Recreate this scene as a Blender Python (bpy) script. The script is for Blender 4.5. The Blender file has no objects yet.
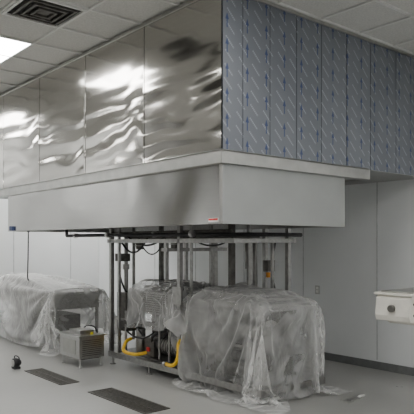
import bpy, bmesh, math, random
from mathutils import Vector, Matrix, noise
random.seed(4)
scene=bpy.context.scene
X0,Y0=3.316,3.745
def P(s,t,z): return Vector((X0+s,Y0+t,z))

# ---------------------------------------------------------------- materials
def newmat(name):
    m=bpy.data.materials.new(name); m.use_nodes=True
    nt=m.node_tree; nt.nodes.clear()
    o=nt.nodes.new('ShaderNodeOutputMaterial')
    b=nt.nodes.new('ShaderNodeBsdfPrincipled')
    nt.links.new(b.outputs[0],o.inputs[0])
    return m,nt,b,o
class NT:
    def __init__(s,nt): s.nt=nt
    def math(s,op,a,b=None,c=None):
        n=s.nt.nodes.new('ShaderNodeMath'); n.operation=op
        for i,v in enumerate((a,b,c)):
            if v is None: continue
            if isinstance(v,(int,float)): n.inputs[i].default_value=v
            else: s.nt.links.new(v,n.inputs[i])
        return n.outputs[0]
    def coords(s):
        n=s.nt.nodes.new('ShaderNodeTexCoord'); sp=s.nt.nodes.new('ShaderNodeSeparateXYZ')
        s.nt.links.new(n.outputs['Object'],sp.inputs[0]); return n.outputs['Object'],sp.outputs
    def comb(s,a,b,c):
        n=s.nt.nodes.new('ShaderNodeCombineXYZ')
        for i,v in enumerate((a,b,c)):
            if isinstance(v,(int,float)): n.inputs[i].default_value=v
            else: s.nt.links.new(v,n.inputs[i])
        return n.outputs[0]
    def noise(s,vec,scale,detail=2,rough=.5,dist=0):
        n=s.nt.nodes.new('ShaderNodeTexNoise'); n.inputs['Scale'].default_value=scale
        n.inputs['Detail'].default_value=detail; n.inputs['Roughness'].default_value=rough
        n.inputs['Distortion'].default_value=dist
        if vec is not None: s.nt.links.new(vec,n.inputs['Vector'])
        return n.outputs['Fac']
    def ramp(s,fac,stops):
        n=s.nt.nodes.new('ShaderNodeValToRGB'); s.nt.links.new(fac,n.inputs[0])
        e=n.color_ramp.elements
        e[0].position,e[0].color=stops[0][0],(*stops[0][1],1)
        e[1].position,e[1].color=stops[1][0],(*stops[1][1],1)
        for p,c in stops[2:]:
            q=e.new(p); q.color=(*c,1)
        return n.outputs[0]
    def mix(s,fac,a,b):
        n=s.nt.nodes.new('ShaderNodeMix'); n.data_type='RGBA'
        s.nt.links.new(fac,n.inputs[0])
        for i,v in ((6,a),(7,b)):
            if isinstance(v,tuple): n.inputs[i].default_value=(*v,1)
            else: s.nt.links.new(v,n.inputs[i])
        return n.outputs[2]
    def bump(s,h,dist,strength=1,normal=None):
        n=s.nt.nodes.new('ShaderNodeBump'); n.inputs['Distance'].default_value=dist
        n.inputs['Strength'].default_value=strength; s.nt.links.new(h,n.inputs['Height'])
        if normal is not None: s.nt.links.new(normal,n.inputs['Normal'])
        return n.outputs[0]
def simple(name,col,rough=.5,metal=0,var=.12,scale=12,bumpd=0.0):
    m,nt,b,o=newmat(name); N=NT(nt); v,_=N.coords()
    f=N.noise(v,scale,3)
    c0=tuple(max(0,c*(1-var)) for c in col); c1=tuple(min(1,c*(1+var)) for c in col)
    nt.links.new(N.ramp(f,[(.3,c0),(.7,c1)]),b.inputs['Base Color'])
    b.inputs['Roughness'].default_value=rough; b.inputs['Metallic'].default_value=metal
    if bumpd: nt.links.new(N.bump(f,bumpd),b.inputs['Normal'])
    return m
def wavy_steel(name,amp,amp2,rough,col=(.54,.525,.495),panel=1.2,fy=.6,fz=7.0,wav=0.0):
    m,nt,b,o=newmat(name); N=NT(nt); v,xyz=N.coords()
    y=N.math('SUBTRACT',xyz[1],Y0-.03)
    pid=N.math('FLOOR',N.math('DIVIDE',y,panel))
    vec=N.comb(N.math('MULTIPLY',pid,1.3),N.math('MULTIPLY',xyz[1],fy),N.math('MULTIPLY',xyz[2],fz))
    h1=N.noise(vec,1.0,.6,.4,.1)
    if wav:
        # horizontal roll-forming ripples, wandering slowly along the sheet
        wob=N.noise(N.comb(N.math('MULTIPLY',pid,3.1),N.math('MULTIPLY',xyz[1],1.5),N.math('MULTIPLY',xyz[2],1.0)),1.0,1,.4)
        sn=N.math('SINE',N.math('ADD',N.math('MULTIPLY',xyz[2],27.0),N.math('MULTIPLY',wob,13.0)))
        am=N.noise(N.comb(N.math('MULTIPLY',pid,7.7),N.math('MULTIPLY',xyz[1],1.3),N.math('MULTIPLY',xyz[2],2.2)),1.0,1,.4)
        h1=N.math('ADD',h1,N.math('MULTIPLY',sn,N.math('MULTIPLY',am,wav*2)))
    # waves fade toward the top edge of each sheet, where it is fastened
    fade=N.math('MINIMUM',N.math('MAXIMUM',N.math('MULTIPLY',N.math('SUBTRACT',3.45,xyz[2]),1.7),.12),1.0)
    h1=N.math('MULTIPLY',N.math('SUBTRACT',h1,.5),fade)
    vec2=N.comb(N.math('MULTIPLY',pid,9.1),N.math('MULTIPLY',xyz[1],.9),N.math('MULTIPLY',xyz[2],1.1))
    h2=N.noise(vec2,1.0,1,.4)
    n1=N.bump(h1,amp); n2=N.bump(h2,amp2,1,n1)
    nt.links.new(n2,b.inputs['Normal'])
    br=N.noise(N.comb(N.math('MULTIPLY',xyz[0],2),N.math('MULTIPLY',xyz[1],2),N.math('MULTIPLY',xyz[2],160)),1.0,2)
    nt.links.new(N.ramp(br,[(.3,tuple(c*.94 for c in col)),(.7,col)]),b.inputs['Base Color'])
    b.inputs['Metallic'].default_value=1; b.inputs['Roughness'].default_value=rough
    return m
M={}
M['steel_wavy']=wavy_steel('stainless_oilcanned',.021,.035,.14,wav=.16)
M['steel_low']=wavy_steel('stainless_canopy',.004,.12,.18,(.53,.525,.51),50,.9,2.0)
M['steel']=simple('stainless_brushed',(.50,.50,.49),.28,1,.08,30)
M['steel_mach']=simple('machine_stainless',(.36,.355,.345),.32,1,.15,20)
M['steel_trim']=simple('stainless_trim',(.46,.46,.44),.33,1,.08,8)
M['steel_film']=simple('stainless_masked_face',(.35,.36,.35),.40,.45,.05,3)
M['steel_dark']=simple('dull_machine_metal',(.13,.125,.115),.45,.7,.3,14)
M['black']=simple('black_rubber',(.02,.02,.022),.5,0,.2,20)
M['seam']=simple('seam_shadow',(.05,.05,.05),.8)
M['yellow']=simple('yellow_hose',(.80,.50,.02),.4,0,.1,20)
M['tag']=simple('yellow_tag',(.85,.72,.05),.5)
M['orange']=simple('orange_valve',(.75,.30,.02),.4)
M['red']=simple('red_label',(.55,.03,.03),.5)
M['white']=simple('white_plastic',(.75,.75,.73),.5,0,.04)
M['wall']=simple('wall_frp_panel',(.77,.785,.79),.45,0,.03,1.5)
M['wallgrey']=simple('wall_dark_reflected',(.23,.22,.20),.6,0,.05,1.5)  # unseen wall, colour made dark so the steel reflects darker tones
M['wallseam']=simple('wall_seam_strip',(.50,.51,.515),.5)
M['base']=simple('cove_base',(.16,.165,.165),.5)
M['tile']=simple('ceiling_tile',(.60,.595,.57),.9,0,.10,60,.002)
M['bar']=simple('ceiling_tbar',(.66,.66,.64),.5,0,.04)
M['cream']=simple('cream_enamel',(.66,.64,.58),.4,0,.08,9)
M['dark']=simple('dark_interior',(.03,.03,.03),.7)
M['grate']=simple('grate_metal',(.10,.095,.085),.5,.6,.3,30)
M['blue']=simple('dark_blue_box',(.03,.05,.13),.4)
# floor
m,nt,b,o=newmat('floor_sealed_concrete'); N=NT(nt); v,xyz=N.coords()
f=N.noise(v,.9,5,.6); f2=N.noise(v,18,3)
c=N.mix(f2,N.ramp(f,[(.3,(.265,.265,.253)),(.72,(.315,.315,.30))]),N.ramp(f,[(.3,(.295,.295,.283)),(.72,(.34,.34,.325))]))
nt.links.new(c,b.inputs['Base Color'])
nt.links.new(N.math('ADD',N.math('MULTIPLY',f,.25),.20),b.inputs['Roughness'])
nt.links.new(N.bump(f2,.001),b.inputs['Normal']); M['floor']=m
# light
m,nt,b,o=newmat('troffer_diffuser')
b.inputs['Base Color'].default_value=(.9,.9,.9,1)
b.inputs['Emission Color'].default_value=(1,.99,.965,1); b.inputs['Emission Strength'].default_value=23.5
M['light']=m
# protective film
m,nt,b,o=newmat('protective_film_printed'); N=NT(nt); v,xyz=N.coords()
u=N.math('SUBTRACT',xyz[0],X0); z=xyz[2]
q=N.math('DIVIDE',N.math('ADD',u,z),.125)
row=N.math('FLOOR',q)
w=N.math('ADD',N.math('DIVIDE',N.math('SUBTRACT',u,z),.30),N.math('MULTIPLY',row,.37))
inrow=N.math('LESS_THAN',N.math('FRACT',q),.17)
dash=N.math('LESS_THAN',N.math('FRACT',w),.6)
glyph=N.math('LESS_THAN',N.math('FRACT',N.math('MULTIPLY',w,12)),.75)
text=N.math('MULTIPLY',N.math('MULTIPLY',inrow,dash),glyph)
du0=N.math('SUBTRACT',N.math('FRACT',N.math('DIVIDE',N.math('ADD',u,.06),.235)),.5)
du=N.math('ABSOLUTE',N.math('MULTIPLY',du0,.235))
fz=N.math('FRACT',N.math('DIVIDE',z,.21))
shaft=N.math('MULTIPLY',N.math('LESS_THAN',du,.006),N.math('MULTIPLY',N.math('GREATER_THAN',fz,.25),N.math('LESS_THAN',fz,.75)))
headw=N.math('MULTIPLY',N.math('SUBTRACT',.85,fz),.075)
head=N.math('MULTIPLY',N.math('LESS_THAN',du,headw),N.math('GREATER_THAN',fz,.58))
arrow=N.math('MAXIMUM',shaft,head)
nz=N.noise(v,1.3,2)
basec=N.ramp(nz,[(.3,(.152,.164,.188)),(.7,(.182,.195,.218))])
c=N.mix(N.math('MULTIPLY',text,.65),basec,(.37,.39,.43))
c=N.mix(N.math('MULTIPLY',arrow,.9),c,(.025,.05,.155))
nt.links.new(c,b.inputs['Base Color']); b.inputs['Roughness'].default_value=.35
b.inputs['Metallic'].default_value=.15
vec=N.comb(N.math('MULTIPLY',xyz[0],1.5),0.0,N.math('MULTIPLY',z,1.2))
nt.links.new(N.bump(N.noise(vec,1,1),.03),b.inputs['Normal'])
M['film']=m
# plastic sheeting
m,nt,b,o=newmat('polythene_sheeting'); N=NT(nt); v,xyz=N.coords()
b.inputs['Base Color'].default_value=(.92,.92,.91,1); b.inputs['Roughness'].default_value=.11
b.inputs['Specular IOR Level'].default_value=1.0
f=N.noise(v,2.2,3,.55,.8)
f2=N.noise(N.comb(N.math('MULTIPLY',xyz[0],8.0),N.math('MULTIPLY',xyz[1],8.0),N.math('MULTIPLY',xyz[2],2.5)),1.0,1.5,.5,.9)
nb=N.bump(f2,.014,1); nb=N.bump(f,.05,1,nb)
nt.links.new(nb,b.inputs['Normal'])
tr=nt.nodes.new('ShaderNodeBsdfTransparent'); tl=nt.nodes.new('ShaderNodeBsdfTranslucent')
tl.inputs[0].default_value=(.92,.92,.91,1); nt.links.new(nb,tl.inputs['Normal'])
mx1=nt.nodes.new('ShaderNodeMixShader'); mx1.inputs[0].default_value=.35
nt.links.new(b.outputs[0],mx1.inputs[1]); nt.links.new(tl.outputs[0],mx1.inputs[2])
fr=nt.nodes.new('ShaderNodeFresnel'); fr.inputs[0].default_value=1.5; nt.links.new(nb,fr.inputs['Normal'])
mist=N.math('MAXIMUM',N.math('MULTIPLY',N.math('SUBTRACT',f,.35),.7),0.0)
op=N.math('MINIMUM',N.math('ADD',N.math('ADD',mist,.13),N.math('MULTIPLY',fr.outputs[0],1.5)),.95)
mx2=nt.nodes.new('ShaderNodeMixShader'); nt.links.new(op,mx2.inputs[0])
nt.links.new(tr.outputs[0],mx2.inputs[1]); nt.links.new(mx1.outputs[0],mx2.inputs[2])
nt.links.new(mx2.outputs[0],o.inputs[0]); M['poly']=m

# ---------------------------------------------------------------- builder
class B:
    def __init__(s): s.bm=bmesh.new(); s.mats=[]
    def mi(s,k):
        if k not in s.mats: s.mats.append(k)
        return s.mats.index(k)
    def box(s,x0,x1,y0,y1,z0,z1,k):
        v=[s.bm.verts.new((x,y,z)) for x in (x0,x1) for y in (y0,y1) for z in (z0,z1)]
        i=s.mi(k)
        for f in ((0,1,3,2),(4,6,7,5),(0,4,5,1),(2,3,7,6),(0,2,6,4),(1,5,7,3)):
            s.bm.faces.new([v[j] for j in f]).material_index=i
    def sbox(s,s0,s1,t0,t1,z0,z1,k): s.box(X0+s0,X0+s1,Y0+t0,Y0+t1,z0,z1,k)
    def prism(s,prof,y0,y1,k):
        i=s.mi(k); a=[s.bm.verts.new((x,y0,z)) for x,z in prof]; c=[s.bm.verts.new((x,y1,z)) for x,z in prof]
        s.bm.faces.new(a).material_index=i; s.bm.faces.new(c[::-1]).material_index=i
        n=len(prof)
        for j in range(n): s.bm.faces.new((a[j],c[j],c[(j+1)%n],a[(j+1)%n])).material_index=i
    def tube(s,pts,r,k,seg=10,smooth_path=0):
        pts=[Vector(p) for p in pts]
        if smooth_path and len(pts)>2:
            out=[]
            for i in range(len(pts)-1):
                p0=pts[max(i-1,0)];p1=pts[i];p2=pts[i+1];p3=pts[min(i+2,len(pts)-1)]
                for j in range(smooth_path):
                    a=j/smooth_path
                    out.append(.5*((2*p1)+(p2-p0)*a+(2*p0-5*p1+4*p2-p3)*a*a+(-p0+3*p1-3*p2+p3)*a**3))
            out.append(pts[-1]); pts=out
        rad=r if isinstance(r,list) else [r]*len(pts)
        i=s.mi(k); rings=[]
        d0=(pts[1]-pts[0]).normalized()
        n=d0.orthogonal().normalized()
        for a,p in enumerate(pts):
            d=(pts[min(a+1,len(pts)-1)]-pts[max(a-1,0)]).normalized()
            n=(n-d*n.dot(d)).normalized(); bn=d.cross(n)
            rings.append([s.bm.verts.new(p+rad[a]*(n*math.cos(2*math.pi*q/seg)+bn*math.sin(2*math.pi*q/seg))) for q in range(seg)])
        for a in range(len(rings)-1):
            for q in range(seg):
                f=s.bm.faces.new((rings[a][q],rings[a][(q+1)%seg],rings[a+1][(q+1)%seg],rings[a+1][q])); f.material_index=i; f.smooth=True
        s.bm.faces.new(rings[0][::-1]).material_index=i; s.bm.faces.new(rings[-1]).material_index=i
    def done(s,name,bevel=0.004):
        me=bpy.data.meshes.new(name)
        bmesh.ops.recalc_face_normals(s.bm,faces=s.bm.faces)
        s.bm.to_mesh(me); s.bm.free()
        for k in s.mats: me.materials.append(M[k])
        ob=bpy.data.objects.new(name,me); scene.collection.objects.link(ob)
        if bevel:
            md=ob.modifiers.new('bevel','BEVEL'); md.width=bevel; md.segments=2; md.limit_method='ANGLE'; md.angle_limit=math.radians(50)
        return ob

# ---------------------------------------------------------------- room
XW,XE,YS,YN,H=-3.4,6.55,-2.8,11.4,3.75
b=B(); b.box(XW-.1,XE+.1,YS-.1,YN+.1,-.12,0,'floor'); b.done('floor',0)
b=B(); b.box(XW-.1,XE+.1,YS-.1,YN+.1,H+.02,H+.12,'tile'); b.done('ceiling',0)
b=B()
x=2.74-.61*12
while x<XE:
    if x>XW: b.box(x-.012,x+.012,YS,YN,H+.002,H+.0195,'bar')
    x+=.61
y=6.16-.61*16
while y<YN:
    if y>YS: b.box(XW,XE,y-.012,y+.012,H+.0,H+.0195,'bar')
    y+=.61
b.done('ceiling_grid',0)
def wall(name,x0,x1,y0,y1,seams,k='wall'):
    b=B(); b.box(x0,x1,y0,y1,0,H+.02,k)
    for q in seams: b.box(*q,'wallseam')
    return b.done(name,0)
wall('wall_east',XE,XE+.1,YS,YN,[(XE-.004,XE+.01,4.43+1.22*i-.008,4.43+1.22*i+.008,.12,H) for i in range(-5,6)])
wall('wall_north',XW,XE+.1,YN,YN+.1,[(1+1.22*i-.008,1+1.22*i+.008,YN-.004,YN+.01,.12,H) for i in range(-3,5)])
wall('wall_west',XW-.1,XW,YS,YN,[],'wallgrey')
wall('wall_south',XW,XE+.1,YS-.1,YS,[])
for nm,q in (('baseboard_east',(XE-.012,XE,YS,YN)),('baseboard_north',(XW,XE-.013,YN-.012,YN)),
             ('baseboard_west',(XW,XW+.012,YS,YN-.013)),('baseboard_south',(XW+.013,XE-.013,YS,YS+.012))):
    b=B(); b.box(*q,0.0,.10,'base'); b.done(nm,.002)
def troffer(x,y,w=.61,l=1.22):
    b=B(); g=.02
    b.box(x+g,x+w-g,y+g,y+l-g,H+.004,H+.014,'light')
    b.box(x,x+g,y,y+l,H-.004,H+.012,'white'); b.box(x+w-g,x+w,y,y+l,H-.004,H+.012,'white')
    b.box(x+g,x+w-g,y,y+g,H-.004,H+.012,'white'); b.box(x+g,x+w-g,y+l-g,y+l,H-.004,H+.012,'white')
    b.done('troffer_light',0)
for x,y in ((2.13,6.16),(2.13,2.50),(2.13,-1.16),(-.31,6.16),(-.31,2.5),(-.31,-1.16),(-2.75,6.16),(-2.75,2.5),
            (2.13,9.82),(-.31,9.82),(4.57,9.82),(4.57,.06),(4.57,-2.38),(5.79,9.82)):  # northmost row is unseen, added to light the back wall
    troffer(x,y)
# air vent (4-way diffuser)
b=B(); cx,cy=2.435,5.245
for i in range(4):
    a=.29-.065*i; zt=H-.006-.004*i; w=.022
    k='white' if i==0 else 'steel_dark'
    b.box(cx-a,cx+a,cy-a,cy-a+w,zt-.006,H+.015,k); b.box(cx-a,cx+a,cy+a-w,cy+a,zt-.006,H+.015,k)
    b.box(cx-a,cx-a+w,cy-a+w,cy+a-w,zt-.006,H+.015,k); b.box(cx+a-w,cx+a,cy-a+w,cy+a-w,zt-.006,H+.015,k)
b.box(cx-.27,cx+.27,cy-.27,cy+.27,H+.01,H+.018,'dark'); b.box(cx-.05,cx+.05,cy-.05,cy+.05,H-.012,H+.01,'steel_dark')
b.done('ceiling_air_vent',.001)
# outlet
b=B(); b.box(XE-.010,XE-.0,5.35,5.43,.89,1.01,'steel'); b.box(XE-.014,XE-.008,5.37,5.41,.955,.99,'white'); b.box(XE-.014,XE-.008,5.37,5.41,.91,.945,'white')
b.done('wall_outlet',.002)

# ---------------------------------------------------------------- hood
b=B()
zb=2.375; TE=5.56   # bulkhead north end (t)
b.sbox(.012,XE-X0-.002,.012,TE,zb,H-.003,'dark')
g=.005
ts=[0,1.15,2.33,3.53,4.73,TE]
for i in range(5): b.sbox(0,.011,ts[i]+(g if i else 0),ts[i+1]-g,zb,H-.003,'steel_wavy')
ss=[0.0,.24,.574,.93,1.29,1.69,2.10,2.58,XE-X0-.002]
for i in range(len(ss)-1): b.sbox(ss[i]+(g if i else 0.0),ss[i+1]-g,0,.011,zb,H-.003,'film')
b.sbox(0.02,XE-X0-.004,TE,TE+.01,zb,H-.003,'steel')
# top trim angle at ceiling
b.sbox(-.02,0,-.02,TE,H-.03,H-.001,'steel_trim'); b.sbox(0,XE-X0-.002,-.02,0,H-.03,H-.001,'steel_trim')
# soffit underside
b.sbox(0,XE-X0-.002,0,TE,zb-.006,zb,'steel_film')
# lip channel
lz0,lz1=2.262,2.372
b.sbox(-.05,-.035,-.05,TE,lz0,lz1,'steel_trim'); b.sbox(-.035,2.02,-.05,-.035,lz0,lz1,'steel_trim')
b.sbox(-.05,.0,-.05,TE,lz1-.012,lz1+.004,'steel_trim'); b.sbox(0,2.02,-.05,0,lz1-.012,lz1+.004,'steel_trim')
b.sbox(-.035,.05,-.035,TE,lz0,lz0+.014,'steel_trim'); b.sbox(.05,2.02,-.035,.05,lz0,lz0+.014,'steel_trim')
b.sbox(2.01,2.02,-.04,1.2,lz0,zb-.006,'steel_trim')
# soffit frame block under upper box
b.sbox(.0,2.01,0.0,5.3,lz0+.014,zb-.006,'steel_film')
# lower canopy (hollow)
z0,z1=1.762,lz0; SE,TN=1.66,4.57; w=.012
b.sbox(0,w,0,TN,z0,z1,'steel_low')
b.sbox(w,SE,0,w,z0,z1,'steel_film')
b.sbox(SE-w,SE,w,TN,z0,z1,'steel'); b.sbox(w,SE-w,TN-w,TN,z0,z1,'steel')
b.sbox(w,SE-w,w,TN-w,z1-.02,z1,'steel')
# bottom drip gutter return
b.sbox(w,.05,w,TN-w,z0,z0+.01,'steel_trim'); b.sbox(.05,SE-.05,w,.05,z0,z0+.01,'steel_trim')
b.sbox(SE-.05,SE-w,w,TN-w,z0,z0+.01,'steel_trim'); b.sbox(.05,SE-.05,TN-.05,TN-w,z0,z0+.01,'steel_trim')
b.sbox(-.004,0,-.004,.03,z0,z1,'steel_trim')
# labels
b.sbox(-.003,0.001,.045,.175,z0+.015,z0+.05,'white'); b.sbox(-.0045,-.002,.05,.17,z0+.03,z0+.046,'red')
b.sbox(-.03,0,TN-.22,TN-.12,z0+.01,z0+.07,'blue')
for i in range(6): b.sbox(.55,1.1,.3+i*.7,.9+i*.7,z1-.06,z1-.021,'steel')
# pipe runs hung below the canopy
b.tube([P(.62,4.0,1.70),P(.62,3.2,1.70),P(.7,2.0,1.695),P(.8,1.2,1.69),P(1.1,.75,1.69),P(1.8,.7,1.69)],.022,'black',10,4)
b.tube([P(.62,4.0,1.70),P(.62,4.0,1.95)],.022,'black')
for t_ in (3.75,2.9,2.0,1.3): b.tube([P(.63 if t_>2.5 else .72,t_-.025,1.70),P(.63 if t_>2.5 else .72,t_+.025,1.70)],.036,'steel')
b.done('exhaust_hood',.0015)

# ---------------------------------------------------------------- machine
b=B()
st='steel_mach'
def post(s,t,z0,z1,w=.045,k=st): b.sbox(s-w/2,s+w/2,t-w/2,t+w/2,z0,z1,k)
sa,sb,t0,t1=.85,1.75,.35,3.2
for s_ in (sa,sb): b.sbox(s_-.035,s_+.035,t0,t1,.10,.17,st)
for t_ in (t0+.035,.95,1.68,2.45,t1-.035): b.sbox(sa+.035,sb-.035,t_-.03,t_+.03,.105,.165,st)
for s_ in (sa,sb):
    for t_ in (t0+.06,1.3,2.3,t1-.06):
        b.tube([P(s_,t_,.0),P(s_,t_,.015),P(s_,t_,.02),P(s_,t_,.10)],[.04,.04,.012,.012],st,12)
b.sbox(sa+.05,sb-.05,1.7,3.1,.17,.185,'steel_dark')
for t_ in (1.68,3.17): post(sa,t_,.17,2.2,.05)
post(sa,2.98,.17,1.9,.035); post(sa+.06,1.55,.9,2.1,.03)
for t_ in (.85,1.21,1.47,2.11,2.72,3.17): post(sb,t_,.17,2.2,.05)
post(1.3,1.3,.95,2.2,.06,'steel_dark'); post(1.42,1.15,.95,2.1,.03)
post(1.25,2.6,1.0,2.2,.05,'steel_dark'); post(1.5,1.9,.9,2.1,.035)
for s_ in (sa,sb): b.sbox(s_-.025,s_+.025,.75,3.25,1.60,1.65,st)
for t_ in (.78,1.45,2.2,3.2): b.sbox(sa+.025,sb-.025,t_-.025,t_+.025,1.602,1.648,st)
b.sbox(1.05,1.35,.9,3.1,1.655,1.70,'steel_dark')
b.sbox(sa-.02,sb+.02,1.9,2.02,1.50,1.54,st)
b.tube([P(.95,3.4,1.73),P(.95,.9,1.73)],.018,'steel_dark')
def cable(a,c,sag,r=.010,k='black',n=6):
    a=Vector(a);c=Vector(c); pts=[]
    for i in range(n+1):
        f=i/n; p=a.lerp(c,f); p.z-=sag*4*f*(1-f); pts.append(p)
    b.tube(pts,r,k,8,4)
cable(P(.86,2.95,1.62),P(.86,2.35,1.66),.16,.013)
cable(P(.9,2.85,1.68),P(.9,2.0,1.70),.12,.013)
cable(P(.9,2.6,1.66),P(.95,2.1,1.66),.2,.008)
cable(P(.95,1.6,1.66),P(1.0,.95,1.66),.09,.009)
b.tube([P(.92,3.05,1.65),P(.9,3.08,1.3),P(.95,3.02,1.0),P(1.0,2.9,.9)],.012,'black',8,5)
b.tube([P(.93,1.75,1.62),P(.90,1.78,1.35),P(.94,1.74,1.05)],.012,'black',8,5)
b.tube([P(1.7,1.0,1.62),P(1.66,1.02,1.3),P(1.7,.98,.98)],.012,'black',8,5)
def cyl(p,q,r,k,seg=20): b.tube([p,q],r,k,seg)
cyl(P(.88,2.55,1.52),P(.88,2.55,1.62),.05,'steel_dark'); cyl(P(.88,2.55,1.56),P(.88,2.55,1.575),.075,st)
cyl(P(.90,1.85,1.54),P(.90,1.85,1.66),.045,'steel_dark'); cyl(P(.90,1.85,1.58),P(.90,1.85,1.595),.07,st)
cyl(P(1.55,1.30,1.30),P(1.55,1.30,1.6),.03,st)
cyl(P(1.72,1.12,1.20),P(1.72,1.12,1.26),.035,'orange'); b.sbox(1.66,1.78,1.08,1.16,1.27,1.40,'steel_dark')
cyl(P(sb-.05,1.33,1.0),P(sb-.05,1.33,1.6),.03,st); cyl(P(sb-.12,.98,1.0),P(sb-.12,.98,1.65),.022,st)
cyl(P(1.0,3.05,.6),P(1.0,3.05,1.75),.028,st); cyl(P(1.15,3.1,.3),P(1.15,3.1,1.9),.022,st)
cyl(P(1.0,3.05,1.25),P(1.0,3.05,1.32),.045,st); b.sbox(.88,1.02,2.98,3.14,1.36,1.46,'steel_dark')
def louver(s,ta,tb,za,zb,n,k='steel_dark'):
    for i in range(n):
        z=za+(zb-za)*(i+.5)/n
        b.sbox(s-.006,s,ta,tb,z-.004,z+.004,k)
# right-hand assembly: open conveyor deck over a slatted guard, tanks and pipework
b.sbox(.92,1.68,.45,1.62,.90,.98,st); b.sbox(1.0,1.6,.75,1.5,.98,1.06,st)
for t_ in (.47,1.03,1.60):
    for s_ in (.94,1.66): post(s_,t_,.17,.90,.04)
b.sbox(.93,.94,1.05,1.58,.40,.88,st); louver(.93,1.07,1.56,.42,.86,16)
for s_ in (.94,1.66): b.sbox(s_-.015,s_+.015,.47,1.60,.52,.55,st)
cyl(P(1.15,.55,.66),P(1.15,1.0,.66),.15,st,28); cyl(P(1.15,1.0,.66),P(1.15,1.02,.66),.17,'steel_dark',28)
cyl(P(1.48,.7,.20),P(1.48,.7,.88),.13,'steel_dark',28)
b.sbox(1.0,1.6,.9,1.5,.19,.46,'steel_dark'); cyl(P(1.05,.60,.30),P(1.05,.95,.30),.09,'steel_dark',24)
b.tube([P(1.0,.5,.80),P(1.0,.5,.3),P(1.2,.5,.26),P(1.4,.5,.5),P(1.4,.5,.85)],.025,st,10,5)
# middle assembly
b.sbox(.93,1.66,1.85,2.85,.72,1.00,st); louver(.93,1.90,2.80,.74,.98,9); b.sbox(1.05,1.5,2.0,2.7,1.0,1.06,st)
b.sbox(.9,1.2,2.9,3.12,.45,.95,'steel_dark')
cyl(P(1.0,1.8,.36),P(1.0,2.2,.36),.10,'steel_dark',24); cyl(P(1.0,2.2,.36),P(1.0,2.27,.36),.075,'black',24)
for i in range(7): cyl(P(1.0,1.84+i*.05,.36),P(1.0,1.85+i*.05,.36),.112,st,24)
cyl(P(1.25,2.5,.19),P(1.25,2.5,.7),.09,'steel_dark',24); cyl(P(1.0,2.7,.19),P(1.0,2.7,.5),.06,st,20)
b.sbox(.92,1.05,2.3,2.5,.2,.42,'steel_dark'); b.sbox(1.3,1.6,1.8,2.3,.185,.5,st)
b.sbox(1.45,1.65,2.35,3.1,.185,.62,'steel_dark')
b.sbox(.90,.93,2.38,2.43,.26,.31,'red')
for t_ in (1.95,2.15,2.9): cyl(P(.90,t_,.2),P(.90,t_,.72),.016,st,12); cyl(P(.90,t_,.55),P(.90,t_,.60),.03,'steel_dark',12)
cyl(P(.90,1.75,.60),P(.90,3.1,.60),.016,st,12)
cable(P(.9,2.95,.5),P(.92,2.3,.5),.1,.012); cable(P(.95,2.8,.6),P(.92,2.0,.55),.18,.010)
b.tube([P(1.0,2.4,.3),P(.9,2.3,.45),P(.95,2.1,.55),P(1.1,2.0,.6)],.02,'black',8,5)
b.tube([P(.79,1.86,.20),P(.78,1.76,.20),P(.79,1.68,.24),P(.79,1.63,.36),P(.80,1.64,.46),P(.9,1.68,.52)],.022,'yellow',12,6)
b.tube([P(.95,2.85,.36),P(.86,2.83,.33),P(.80,2.80,.24),P(.80,2.70,.21),P(.84,2.55,.21),P(.95,2.45,.24)],.022,'yellow',12,6)
cyl(P(.79,1.86,.20),P(.79,1.91,.20),.032,st)
b.sbox(sa-.05,sa-.03,1.60,1.76,.9,1.1,st)
mach=b.done('food_processing_machine',.003)

# control box
b=B()
b.box(3.66,4.02,6.86,7.40,.12,.40,'steel'); b.box(3.63,4.05,6.83,7.43,.40,.415,'steel'); b.box(3.70,3.98,6.92,7.34,.10,.12,'steel_dark')
for i in range(9): b.box(3.70,3.98,6.855,6.861,.155+i*.024,.163+i*.024,'steel_dark')
b.box(3.652,3.661,6.95,7.3,.17,.35,'steel_trim')
for x_,y_ in ((3.69,6.9),(3.99,6.9),(3.69,7.36),(3.99,7.36)): b.tube([(x_,y_,0),(x_,y_,.02),(x_,y_,.025),(x_,y_,.12)],[.025,.025,.012,.012],'steel',10)
b.box(3.72,3.92,6.95,7.25,.415,.47,'steel_mach'); b.box(3.84,3.88,6.90,6.905,.415,.45,'tag')
b.tube([(3.9,7.2,.46),(3.93,7.15,.50),(3.98,7.05,.49),(4.0,7.0,.41)],.008,'black',8,5)
b.done('control_cabinet',.003)

# stored equipment on left under sheet
b=B()
b.box(3.92,4.66,8.1,10.7,.62,.84,'steel_mach'); b.box(3.89,4.69,8.05,10.75,.84,.87,'steel')
for x_ in (3.94,4.62):
    for y_ in (8.12,9.35,10.65): b.box(x_,x_+.04,y_,y_+.04,0,.62,'steel_mach')
b.box(3.96,4.6,8.15,10.6,.18,.2,'steel_mach'); b.box(4.0,4.5,9.5,10.3,.87,1.02,'steel_mach')
b.box(4.1,4.5,8.4,9.0,.2,.5,'steel_dark'); b.box(4.1,4.5,9.5,10.1,.2,.55,'steel_mach')
b.done('steel_work_table',.003)

b=B(); b.tube([P(.25,4.45,1.79),P(.25,4.46,1.4),P(.26,4.5,1.12),P(.3,4.55,1.06)],.009,'black',8,5); b.tube([P(.25,4.45,1.76),P(.25,4.45,1.80)],.02,'black'); b.done('hanging_power_cord',0)

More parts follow.
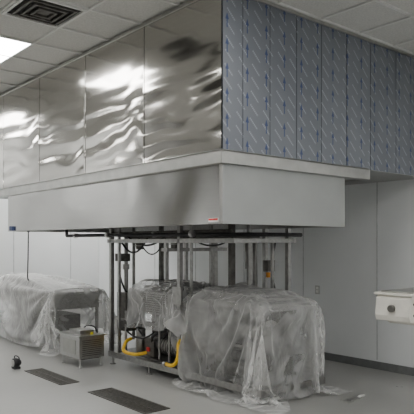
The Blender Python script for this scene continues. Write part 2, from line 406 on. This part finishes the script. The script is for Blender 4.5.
# trench drains
def drain(x0,x1,y0,y1):
    b=B(); b.box(x0,x1,y0,y1,.0005,.002,'dark')
    f=.02
    b.box(x0,x0+f,y0,y1,.002,.008,'grate'); b.box(x1-f,x1,y0,y1,.002,.008,'grate')
    b.box(x0+f,x1-f,y0,y0+f,.002,.008,'grate'); b.box(x0+f,x1-f,y1-f,y1,.002,.008,'grate')
    y=y0+f+.012
    while y<y1-f-.01:
        b.box(x0+f,x1-f,y,y+.016,.002,.007,'grate'); y+=.03
    b.box((x0+x1)/2-.006,(x0+x1)/2+.006,y0+f,y1-f,.003,.0075,'grate')
    b.done('floor_drain_grate',0)
drain(3.08,3.32,6.22,7.20); drain(3.16,3.46,4.66,5.74)

b=B()
b.box(3.02,3.10,7.36,7.46,.0,.03,'black'); b.tube([(3.02,7.41,.075),(3.06,7.41,.075),(3.09,7.41,.075),(3.12,7.41,.075)],[.058,.062,.05,.03],'black',20)
b.tube([(3.012,7.41,.075),(3.02,7.41,.075)],.045,'steel',20)
b.tube([(3.07,7.34,.06),(3.07,7.34,.15),(3.07,7.48,.15),(3.07,7.48,.06)],.007,'black',8,3)
b.done('work_lamp',.002)
b=B()
b.box(5.02,5.18,3.70,3.76,.001,.012,'steel'); b.box(4.95,5.03,3.67,3.79,.001,.006,'steel_trim'); b.tube([(5.18,3.73,.012),(5.22,3.73,.014),(5.28,3.73,.012)],[.010,.016,.012],'white',10)
b.done('floor_scraper',.001)

# equipment cart at right
b=B()
b.prism([(4.40,1.17),(4.36,1.14),(4.345,1.00),(4.36,.955),(4.50,.94),(4.56,.91),(5.3,.90),(5.3,1.17)],2.64,2.96,'cream')
b.box(4.36,5.3,2.62,2.98,1.165,1.185,'cream'); b.box(4.40,5.28,2.66,2.94,1.185,1.20,'steel_trim')
b.box(4.47,5.28,2.625,2.64,1.03,1.045,'steel_trim')
b.tube([(4.36,2.80,1.06),(4.32,2.80,1.06)],.03,'steel_dark',16)
for x_,z_ in ((4.41,1.10),(4.41,1.01),(4.56,1.10),(4.70,1.10)): b.tube([(x_,2.642,z_),(x_,2.632,z_)],.011,'steel_dark',12)
b.tube([(4.50,2.66,.985),(4.50,2.60,.985)],.018,'steel',12); b.tube([(4.50,2.60,.985),(4.60,2.60,.975)],.009,'steel_dark',10)
for x_ in (4.98,5.25):
    for y_ in (2.66,2.90): b.box(x_,x_+.04,y_,y_+.04,.08,.90,'steel'); b.tube([(x_+.02,y_+.005,.04),(x_+.02,y_+.035,.04)],.04,'black',16); b.box(x_+.01,x_+.03,y_+.0,y_+.04,.04,.09,'steel')
b.box(4.98,5.29,2.66,2.94,.25,.28,'steel')
b.done('equipment_cart',.005)

# ---------------------------------------------------------------- cloth sheets
def collider(x0,x1,y0,y1,z0,z1):
    bb=B(); bb.mats=['white']; bb.box(x0,x1,y0,y1,z0,z1,'white')
    bmesh.ops.bevel(bb.bm,geom=list(bb.bm.edges),offset=.03,segments=2,affect='EDGES')
    o=bb.done('tmpcol',0); o.modifiers.new('c','COLLISION'); o.collision.thickness_outer=.012; o.collision.cloth_friction=12
    return o
cols=[collider(XW,XE,YS,YN,-.5,0.0),
      collider(X0+.90,X0+1.70,Y0+.42,Y0+1.64,.1,.99), collider(X0+1.0,X0+1.6,Y0+.75,Y0+1.5,.5,1.07),
      collider(X0+.90,X0+1.68,Y0+1.83,Y0+2.87,.4,1.01), collider(X0+1.05,X0+1.5,Y0+2.0,Y0+2.7,.6,1.07),
      collider(3.87,4.71,8.03,10.77,.1,.88), collider(4.0,4.5,9.5,10.3,.6,1.03)]
def sheet(name,cx,cy,sx,sy,z,res,rot,seed,a1=.13,a2=.02):
    nx=int(sx/res); ny=int(sy/res)
    bm=bmesh.new(); vs=[]
    R=Matrix.Rotation(rot,3,'Z')
    for i in range(nx+1):
        r=[]
        for j in range(ny+1):
            p=Vector((sx*(i/nx-.5),sy*(j/ny-.5),0)); p=R@p
            h=a1*noise.noise(Vector((p.x*1.8+seed,p.y*1.8,seed)))+a2*noise.noise(Vector((p.x*6+seed,p.y*6,seed)))
            r.append(bm.verts.new((cx+p.x,cy+p.y,z+.1+h)))
        vs.append(r)
    for i in range(nx):
        for j in range(ny): bm.faces.new((vs[i][j],vs[i+1][j],vs[i+1][j+1],vs[i][j+1]))
    me=bpy.data.meshes.new(name); bm.to_mesh(me); bm.free()
    o=bpy.data.objects.new(name+'_sim',me); scene.collection.objects.link(o)
    md=o.modifiers.new('cloth','CLOTH'); s=md.settings
    s.quality=6; s.mass=.12; s.tension_stiffness=20; s.compression_stiffness=20; s.shear_stiffness=8; s.bending_stiffness=.18
    s.air_damping=1.6
    md.collision_settings.distance_min=.010; md.collision_settings.use_self_collision=False; md.collision_settings.collision_quality=3
    return o,name
sheets=[sheet('plastic_sheet',X0+1.20,Y0+.88,3.3,3.05,1.20,.032,.10,1.7),
        sheet('plastic_sheet',X0+1.14,Y0+2.26,1.80,1.80,1.22,.030,-.42,5.1),
        sheet('plastic_sheet',4.20,9.1,2.6,3.9,1.15,.036,.03,9.3)]
NF=70
scene.frame_start=1; scene.frame_end=NF
for f in range(1,NF+1): scene.frame_set(f)
dg=bpy.context.evaluated_depsgraph_get()
for o,name in sheets:
    me=bpy.data.meshes.new_from_object(o.evaluated_get(dg))
    n=bpy.data.objects.new(name,me); scene.collection.objects.link(n)
    me.materials.clear(); me.materials.append(M['poly'])
    for p in me.polygons: p.use_smooth=True
    ss_=n.modifiers.new('sub','SUBSURF'); ss_.levels=1; ss_.render_levels=1
    for v in me.vertices:
        v.co.z=max(v.co.z,.004); v.co.y=min(v.co.y,YN-.03)
for o,_ in sheets: bpy.data.objects.remove(o,do_unlink=True)
for o in cols: bpy.data.objects.remove(o,do_unlink=True)

# ---------------------------------------------------------------- world, camera
w=bpy.data.worlds.new('world'); scene.world=w; w.use_nodes=True
w.node_tree.nodes['Background'].inputs[0].default_value=(.8,.85,.9,1); w.node_tree.nodes['Background'].inputs[1].default_value=.2
cam=bpy.data.cameras.new('camera'); co=bpy.data.objects.new('camera',cam); scene.collection.objects.link(co)
cam.sensor_width=36; cam.lens=600/414*36; cam.shift_y=36/414; cam.clip_start=.05
co.location=(0,0,1.6); co.rotation_euler=(math.radians(90),0,-math.atan2(.644,.765))
scene.camera=co
